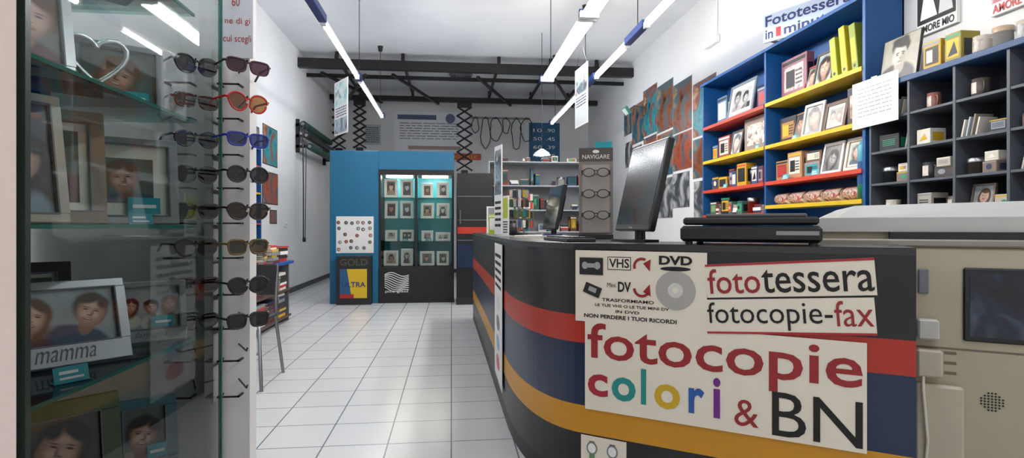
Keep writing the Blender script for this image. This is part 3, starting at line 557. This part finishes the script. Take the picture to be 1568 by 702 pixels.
b=B(); UX0,UX1,UY=.68,2.6,10.2; SW=m('#b4b8bc',.5)
for x in (UX0,UX1-.02): b.box(x,x+.02,UY,UY+.4,0,2.34,SW)
for z in (.1,.6,1.05,1.45,1.9,2.34): b.box(UX0,UX1,UY,UY+.4,z,z+.02,SW)
b.box(UX0,UX1,UY+.39,UY+.4,0,2.34,m('#9a9da0',.6))
b.done('white_shelving_unit')
cc=['#7a2a20','#a9a49a','#a08414','#2a4a70','#1d1e22','#22503c','#8d897f','#5a3a26','#14606a','#2b2b2e','#c9c6bf']
for z in (1.07,1.47,1.92,2.36):
    x=UX0+.1
    while x<UX1-.15:
        w=random.uniform(.06,.2)
        if random.random()<(.9 if z<2.3 else .35):
            if random.random()<.7: gbox((x+w/2,UY+.14,z),random.uniform(-8,8),w*.9,.18,random.uniform(.1,.34) if z<2.3 else random.uniform(.06,.14),m(random.choice(cc),.5),m(random.choice(cc),.5))
            elif random.random()<.5: tin((x+w/2,UY+.14,z),w*.4,random.uniform(.1,.22) if z<2.3 else .1,m(random.choice(cc),.4))
            else: books((x+w/2,UY+.14,z),0,random.randrange(2,6),w*.9,.2)
        x+=w+.015
b=B(); b.cyl((0,0,.1),(0,0,H-2.352),.005,BLACK,6); b.lathe((0,0,0),[(.14,0),(.12,.04),(.03,.1),(.0,.11)],WHITE); b.lathe((0,0,-.02),[(0,0),(.05,.01),(.06,.04),(.03,.08)],m('#fff8ec',.5,0,30,'bulb_glow')); b.done('pendant_lamp',(1.5,9.2,2.35))
b=B(); b.box(.08,.62,8.3,8.85,.0,1.95,BLACK,.008); b.box(.07,.63,8.29,8.3,.0,.1,DARK)
b.add([(.079,8.3,1.05),(.079,8.85,1.05),(.079,8.85,1.15),(.079,8.3,1.15)],[(3,2,1,0)],CR); b.rect(.09,.61,1.05,1.15,8.288,CR); b.rect(.09,.61,.55,.9,8.288,CB)
for z in (.95,1.25,1.6): b.rect(.09,.61,z,z+.01,8.287,GREY)
b.cyl((.13,8.26,1.2),(.13,8.26,1.4),.01,STEEL); b.cyl((.13,8.26,1.2),(.13,8.3,1.2),.006,STEEL,6); b.cyl((.13,8.26,1.4),(.13,8.3,1.4),.006,STEEL,6)
b.done('black_tall_cabinet')
def acrylic(loc,rz,w,h,mt):
    b=B(); b.box(-w/2,w/2,-.05,.05,0,.008,LG); b.box(-w/2,w/2,-.004,.004,.008,h,WHITE); b.rect(-w*.42,w*.42,h*.45,h*.95,-.0055,mt); lines(b,-w*.4,w*.4,h*.08,h*.4,-.0055,5,DARK); b.done('counter_sign_holder',loc,rz)
acrylic((.42,5.0,1.08),-76,.2,.8,PO); acrylic((.40,4.1,1.08),-76,.12,.3,m('#b9c832',.4)); acrylic((.50,6.2,1.08),-10,.22,.3,m('#8a8f94',.4))
def rack(loc):
    b=B(); b.box(-.14,.14,-.1,.1,0,.01,STEEL); b.cyl((0,0,.01),(0,0,.44),.008,STEEL)
    for z in (.14,.24,.34,.43):
        for a in range(0,360,30):
            x,y=.09*math.cos(R(a)),.09*math.sin(R(a)); b.cyl((0,0,z),(x,y,z),.002,STEEL,5); b.box(x-.014,x+.014,y-.003,y+.003,z-.075,z-.005,m(random.choice(cc+['#d9d5cc','#b83a24']),.4))
    b.done('keyring_rack',loc)
rack((.65,5.4,1.08)); rack((.78,6.0,1.08))
gbox((.44,5.75,1.08),-20,.1,.08,.2,m('#a9b832',.5),WHITE); mug((.5,4.6,1.08),-90,DARK,.04,.1,name='pen_cup'); tin((.50,5.95,1.08),.05,.16,m('#b9b9b9',.4)); books((.66,6.6,1.08),10,5,.28,.2)
b=B(); b.box(-.15,.15,-.11,.11,0,.01,CREAM); b.box(-.14,.16,-.1,.12,.01,.014,WHITE); b.box(-.02,.12,-.09,-.08,.014,.022,DBLUE); b.done('paper_pile',(.6,3.75,1.08),15)
# ------------------------------------------------------------------ blue display cabinet
CX0,CX1,CY=-1.81,.04,8.6; TE=m('#2f93a8',.5)
CBK=m('#0c6084',.45)
b=B(); b.box(CX0,CX0+.72,CY,CY+.55,0,2.3,CBK,.006)
b.box(CX0+.72,CX1,CY+.0,CY+.55,2.0,2.3,CBK); b.box(CX0+.72,CX1,CY+.5,CY+.55,0,2.0,TE); b.box(CX1-.03,CX1,CY,CY+.5,0,2.0,BLACK); b.box(CX0+.72,CX0+.75,CY,CY+.5,0,2.0,BLACK)
b.box(CX0+.72,CX1,CY-.02,CY+.5,1.94,2.02,BLACK); b.box(CX0+.72,CX1,CY-.02,CY+.5,0,.55,BLACK,.005); b.box(-.55,-.51,CY-.02,CY+.02,.55,1.94,BLACK)
for z in (.55,.93,1.28,1.6): b.box(CX0+.75,CX1-.03,CY+.05,CY+.5,z-.008,z,GLS)
b.box(-.535,-.525,CY+.03,CY+.5,.55,1.94,TE)
for x in (-.8,-.25): b.box(x-.2,x+.2,CY+.2,CY+.26,1.92,1.94,m('#fff4e0',.5,0,45,'cabinet_lamp'))
for x0,x1 in ((-1.06,-.56),(-.5,.0)): b.add([(x0,CY-.005,.56),(x1,CY-.005,.56),(x1,CY-.005,1.93),(x0,CY-.005,1.93)],[(0,1,2,3)],GL)
b.done('blue_display_cabinet')
sd=20
for z in (.55,.93,1.28,1.6):
    for x0 in (-1.05,-.5):
        for j in range(2):
            sd+=1; w=random.uniform(.17,.23); h=random.uniform(.22,.29) if z!=.93 else random.uniform(.13,.2)
            frame((x0+.13+.24*j,CY+.12,z+.001),random.uniform(-8,8),w,min(h,.29),.028,WHITE,sd,8,mat=.012,bw=sd%2==0)
tag((-.7,CY+.08,.931),0,.04); tag((-.35,CY+.08,.931),0,.04); tag((-.2,CY+.08,1.281),0,.04)
def circ(b,w,h,y):
    for i in range(6):
        for j in range(5):
            if random.random()<.8: 
                x=-w*.42+w*.165*i+random.uniform(-.015,.015); z=h*.12+h*.18*j+random.uniform(-.015,.015); b.ell(x,z,.028,.028,y,m(random.choice(['#2a2c30','#6a6f74','#8a3a30','#3a5a6a']),.5),12); b.ell(x+.004,z,.016,.018,y-.001,m(random.choice(['#a9a49c','#7a6a60']),.5),10)
poster((-1.44,CY,.76),0,.55,.55,m('#dcdcda',.5),circ,name='badge_poster')
b=B(); b.box(-.25,.25,-.16,-.002,0,.72,DARK,.004); b.rect(-.2,.19,.1,.53,-.162,YEL); b.poly([(-.2,.1),(-.03,.1),(-.1,.53),(-.2,.53)],-.163,m('#24507a',.5)); b.text('ULTRA',-.17,.17,.26,.34,-.164,DBLUE,off=.02); b.text('GOLD',-.2,.2,.58,.68,-.162,m('#4d4a3a',.5),off=.02); b.rect(-.2,.0,.1,.16,-.164,RED); b.done('battery_display_bin',(-1.43,CY,0),0)
b=B(); b.box(-.2,.2,-.004,0,0,.36,BLACK)
for k in range(9): 
    pts=[]; pts2=[]
    for i in range(11):
        x=-.18+.036*i; z=.32-.026*k+.03*math.sin(i*.6+k*.3)-.02*i*.3*(k/9); pts.append((x,z)); pts2.append((x,z-.011))
    b.add([(p[0],-.0055,p[1]) for p in pts]+[(p[0],-.0055,p[1]) for p in pts2],[[i,11+i,12+i,i+1] for i in range(10)],WHITE)
b.text('pica-glass',-.17,.17,.03,.08,-.0055,WHITE); b.done('zebra_print_sign',(-.82,CY-.021,.12),0)
# ------------------------------------------------------------------ left wall
b=B(); GN=m('#163a32',.6)
for z,x,mt in ((3.0,.14,GN),(2.8,.2,BLACK),(2.6,.26,GN)):
    b.cyl((x,0,z-2.5),(x,2.2,z-2.5),.065,mt,16); b.cyl((x,-.05,z-2.5),(x,2.25,z-2.5),.03,STEEL)
for yy in (.02,2.15): b.box(0,.06,yy,yy+.05,.0,.6,BLACK); b.box(0,.3,yy,yy+.04,.08,.13,BLACK); b.box(0,.24,yy,yy+.04,.27,.32,BLACK); b.box(0,.2,yy,yy+.04,.47,.52,BLACK)
b.tube([(.14,-.04,.5),(.15,-.04,-.6),(.15,-.04,-1.55)],.012,DARK,6); b.tube([(.2,-.04,.5),(.19,-.04,-.6),(.18,-.04,-1.55)],.008,DARK,6); b.lathe((.165,-.04,-1.62),[(0,0),(.03,.01),(.03,.07),(0,.09)],DARK,10)
b.done('backdrop_roller',(XL+.002,10.4,2.5))
for yy,z,w,h,i in ((9.0,2.1,.7,.6,5),(9.0,1.5,.75,.5,1),(9.15,1.2,.35,.22,3),(8.2,2.0,.6,.6,2)): poster((XL,yy,z),90,w,h,m('#2a2a2c',.5),lambda b,w,h,y,i=i:b.rect(-w/2+.015,w/2-.015,.015,h-.015,y,PM[i]),name='wall_poster')
b=B(); b.box(-.06,.06,-.012,-.001,0,.08,WHITE,.003); b.box(-.03,.0,-.018,-.012,.02,.06,LG); b.box(.005,.035,-.018,-.012,.02,.06,LG); b.done('light_switch',(XL,9.8,1.15),90)
TX=-1.98
b=B()
for z in (.08,.4): b.box(XL+.02,TX,4.6,7.2,z-.025,z,m('#4a3a32',.5))
b.box(XL+.005,TX+.02,4.55,7.25,.70,.735,m('#174a90',.45),.004)
for yy in (4.62,5.9,7.15): b.box(XL+.02,TX-.02,yy,yy+.03,0,.70,m('#5a5d63',.5))
b.done('low_shelf_table')
for i,yy in enumerate((7.0,6.65,6.3,5.95,5.6)): books((TX-.15,yy,.735),85+8*(i%3),6+i%3,.28,.24)
for i,yy in enumerate((6.95,6.6,6.2)): books((TX-.16,yy,.4),90,6,.28,.26); books((TX-.17,yy,.08),88,8,.28,.26)
books((TX-.2,5.5,.4),90,6,.26,.24); books((TX-.2,5.5,.08),88,7,.28,.24)
b=B(); 
for yy in (5.9,6.8,7.68): b.box(XL+.002,-2.5,yy,yy+.03,.74 if yy<7.2 else 0,2.2,BLUE)
for z,mt in ((.8,BLUE),(1.2,ORED),(1.6,YEL),(1.95,ORED),(2.18,BLUE)): b.box(XL+.002,-2.5,5.93,7.68,z-.02,z,mt)
b.box(XL+.002,XL+.01,5.9,7.7,.74,2.2,BLUE); b.done('blue_wall_rack')
for yy,z in ((7.5,1.2),(7.2,1.2),(7.4,1.6),(7.15,1.6),(7.5,.8),(7.1,.8)): gbox((-2.6,yy,z),90,.18,.12,.22,m(random.choice(cc),.5),m(random.choice(cc),.5))
b=B(); cx,cy=-1.56,4.32; s=.2
for ex in (-1,1):
    b.tube([(cx+ex*(s+.04),cy-s-.05,.0),(cx+ex*s,cy-s+.02,.43),(cx+ex*s*.9,cy-s+.05,.46)],.013,STEEL)
    b.tube([(cx+ex*(s+.04),cy+s+.06,.0),(cx+ex*s,cy+s,.45),(cx+ex*s,cy+s+.05,.86)],.013,STEEL)
b.box(cx-s-.01,cx+s+.01,cy-s,cy+s,.45,.49,DARK,.012); b.box(cx-s,cx+s,cy+s+.02,cy+s+.05,.62,.86,DARK,.01)
b.cyl((cx-s,cy-s,.25),(cx+s,cy-s,.25),.009,STEEL)
b.done('metal_chair')
# ------------------------------------------------------------------ foreground left
shell('wall_pier',(-1.4,-.70,.35,.985,0,H),wallmat('pinkish_pier_paint','#cdbcb4','#dccdc6'))
GX,GY0,GY1,GZ=-.70,1.0,1.80,2.3
b=B()
b.box(-1.25,GX,GY0,GY1,0,.1,DARK); b.box(-1.27,-1.25,GY0,GY1,.1,GZ,m('#9aabac',.35)); b.add([(-1.25,GY0,GZ),(GX,GY0,GZ),(GX,GY1,GZ),(-1.25,GY1,GZ)],[(0,1,2,3)],GL)
b.add([(GX,GY0,.1),(GX,GY1,.1),(GX,GY1,GZ),(GX,GY0,GZ)],[(0,1,2,3)],GL)
b.box(GX-.008,GX+.002,GY1-.007,GY1,.1,GZ,GEDGE); b.box(GX-.012,GX+.003,GY0,GY0+.012,.1,GZ,m('#27332f',.2)); 
SH=(.50,.84,1.155,1.45,1.75)
for z in SH:
    b.box(-1.24,GX-.02,GY0+.005,1.66,z-.008,z,GLS); b.box(GX-.022,GX-.018,GY0+.005,1.66,z-.008,z,GEDGE)
    for yy in (1.08,1.5): b.box(-1.24,-1.16,yy,yy+.012,z-.02,z-.008,STEEL)
for yy in (1.08,1.5): b.box(-1.248,-1.238,yy,yy+.012,.1,GZ-.05,STEEL)
b.box(-1.0,-.95,1.05,1.75,GZ-.05,GZ-.03,WHITE); b.cyl((-.975,1.08,GZ-.06),(-.975,1.72,GZ-.06),.012,m('#f4f8ff',.5,0,30,'added_case_light'))  # glowing tube added under the top to brighten the case interior
b.done('glass_display_case')
A=45
F=lambda *a,**k: frame(*a,soft=True,**k)
F((-.835,1.32,.84),A,.25,.195,.022,SILV,101,22,cap='mamma',k=2)
F((-.79,1.575,.84),30,.165,.165,.016,SILV,104,18,cap='famiglia',tag=True,k=3)
F((-1.08,1.5,.84),35,.24,.22,.03,m('#3a2c26',.5),105,12,mat=.01); tag((-.75,1.2,.841),55,.03)
F((-.90,1.33,1.155),A-5,.25,.27,.03,m('#8d7a62',.5),106,10,mat=.02,k=1)
F((-.835,1.54,1.155),32,.24,.235,.022,SILV,107,12,mat=.035,tag=True,k=1)
F((-1.12,1.52,1.155),35,.2,.26,.03,m('#6d4f3a',.5),108,10); F((-.80,1.14,1.155),A+12,.16,.26,.02,m('#bfb3a2',.5),115,10)
F((-.86,1.56,1.45),32,.2,.19,.018,m('#8a8f90',.4),109,12,tag=True,k=1)
gbox((-1.0,1.3,1.45),A,.2,.1,.2,TEAL,WHITE); F((-.80,1.16,1.45),A+5,.15,.22,.02,SILV,110,12); F((-1.1,1.55,1.45),30,.2,.24,.02,WHITE,111,10)
F((-.86,1.3,1.75),A,.22,.26,.02,SILV,112,12); gbox((-.9,1.52,1.75),A,.18,.12,.16,m('#2f8f98',.5),WHITE); gbox((-.85,1.1,1.75),A,.1,.1,.12,m('#d9d4c8',.5))
b=B(); b.M=Matrix.Translation((0,0,.085)); pts=[(.06*math.sin(R(t))**3,.0,.05*math.cos(R(t))-.02*math.cos(R(2*t))-.008*math.cos(R(3*t))) for t in range(0,361,12)]; b.tube(pts,.006,m('#d5dada',.15,.6)); b.M=Matrix.Identity(4); b.lathe((0,0,0),[(0,0),(.04,0),(.04,.01),(.008,.02),(.008,.035),(0,.035)],STEEL); b.done('heart_ornament',(-.80,1.36,1.45),A)
F((-.86,1.36,.50),A,.22,.25,.04,m('#4e5e3a',.5),113,10,k=1); F((-.80,1.57,.50),35,.15,.19,.028,m('#3f6f78',.5),114,12,tag=True,k=1)
def teddy(loc,rz,c):
    b=B()
    def ball(x,y,z,r,mt): b.lathe((x,y,z-r),[(r*math.sin(math.pi*i/8),r-r*math.cos(math.pi*i/8)) for i in range(9)],mt,12)
    M1=m(c,.8); ball(0,0,.03,.03,M1); ball(0,0,.072,.022,M1); ball(0,-.02,.068,.009,CREAM)
    for e in (-1,1): ball(e*.017,0,.09,.008,M1); ball(e*.028,-.012,.04,.011,M1); ball(e*.018,-.025,.012,.012,M1); ball(e*.008,-.02,.078,.003,INK)
    b.done('teddy_bear_figurine',loc,rz)
teddy((-.80,1.26,.50),A,'#b08a5c'); teddy((-.75,1.34,.50),A,'#c9a66a')
tag((-.735,1.42,1.156),A,.025)
b=B(); b.box(-1.35,-.632,1.84,1.90,0,H-.01,m('#d8d6d4',.5)); 
RZs=[1.633,1.526,1.415,1.312,1.204,1.097,.984,.879]
LX=-.775
for z in RZs+[.78,.67]:
    b.tube([(-.665,1.84,z+.002),(-.605,1.735,z+.002),(-.60,1.728,z+.012)],.0025,BLACK,6)
    b.tube([(-.80,1.84,z+.002),(LX+.025,1.735,z+.002),(LX+.03,1.728,z+.012)],.0025,BLACK,6)
    for x0,x1 in ((-.715,-.65),(-.87,-.79)): b.box(x0,x1,1.80,1.805,z-.045,z-.040,BLACK); b.box(x0,x0+.006,1.80,1.84,z-.045,z-.040,BLACK); b.box(x1-.006,x1,1.80,1.84,z-.045,z-.040,BLACK)
    b.box(-.73,-.725,1.8,1.84,z-.06,z+.06,LG)
b.done('eyewear_wall_rack')
fc=['#3a1a22','#b01c18','#1f2a90','#15151a','#1a1512','#5a4820','#101014','#141418']
LR=[glass('lens_%d'%i,c,1.55) for i,c in enumerate([(.08,.03,.05,1),(.35,.16,.05,1),(.06,.08,.25,1),(.04,.04,.05,1),(.07,.04,.03,1),(.07,.06,.03,1),(.02,.02,.03,1),(.04,.04,.05,1)])]
def sung(x,y,z,rz,c,lens,k):
    b=B(); specs(b,m(c,.25),lens,.132,.019+.002*(k%2),.0265,.115,.003,(1,2,1,0,2)[k%5]); b.done('sunglasses',(x,y,z),rz)
for k,z in enumerate(RZs):
    sung(-.60,1.735,z-.006,44+((k*7)%9-4),fc[k],LR[k],k); sung(LX+.03,1.735,z-.006,44,['#2a2020','#33302a','#222222','#1a1a1a','#3a3428','#2a2a2a','#5a2020','#222222'][k],LR[3+k%5],k+1)
def t60(b,w,h,y): b.rect(w*.15,w*.5,h*.6,h,y,RED); b.text('E',w*.2,w*.4,h*.72,h*.9,y-.001,WHITE); b.text('60',-w*.1,w*.12,h*.45,h*.53,y,RED); b.text('ne di gi',-w*.3,w*.42,h*.28,h*.35,y,RED); b.text('cui scegli',-w*.35,w*.45,h*.12,h*.2,y,RED)
poster((-.672,1.838,1.68),0,.105,.36,m('#c9cbd0',.5),t60,name='eyewear_poster')
# ------------------------------------------------------------------ world + camera
w=bpy.data.worlds.new('world'); sc.world=w; w.use_nodes=True; w.node_tree.nodes['Background'].inputs[0].default_value=(1,.95,.93,1); w.node_tree.nodes['Background'].inputs[1].default_value=.6
cam=bpy.data.cameras.new('camera'); co=bpy.data.objects.new('camera',cam); sc.collection.objects.link(co)
co.location=(0,0,1.15); co.rotation_euler=(R(90),0,R(-6.2)); cam.sensor_width=36; cam.lens=36*1047/1920; cam.shift_y=-.0019; cam.clip_start=.02
sc.camera=co
sc.view_settings.view_transform='Standard'; sc.view_settings.exposure=.36
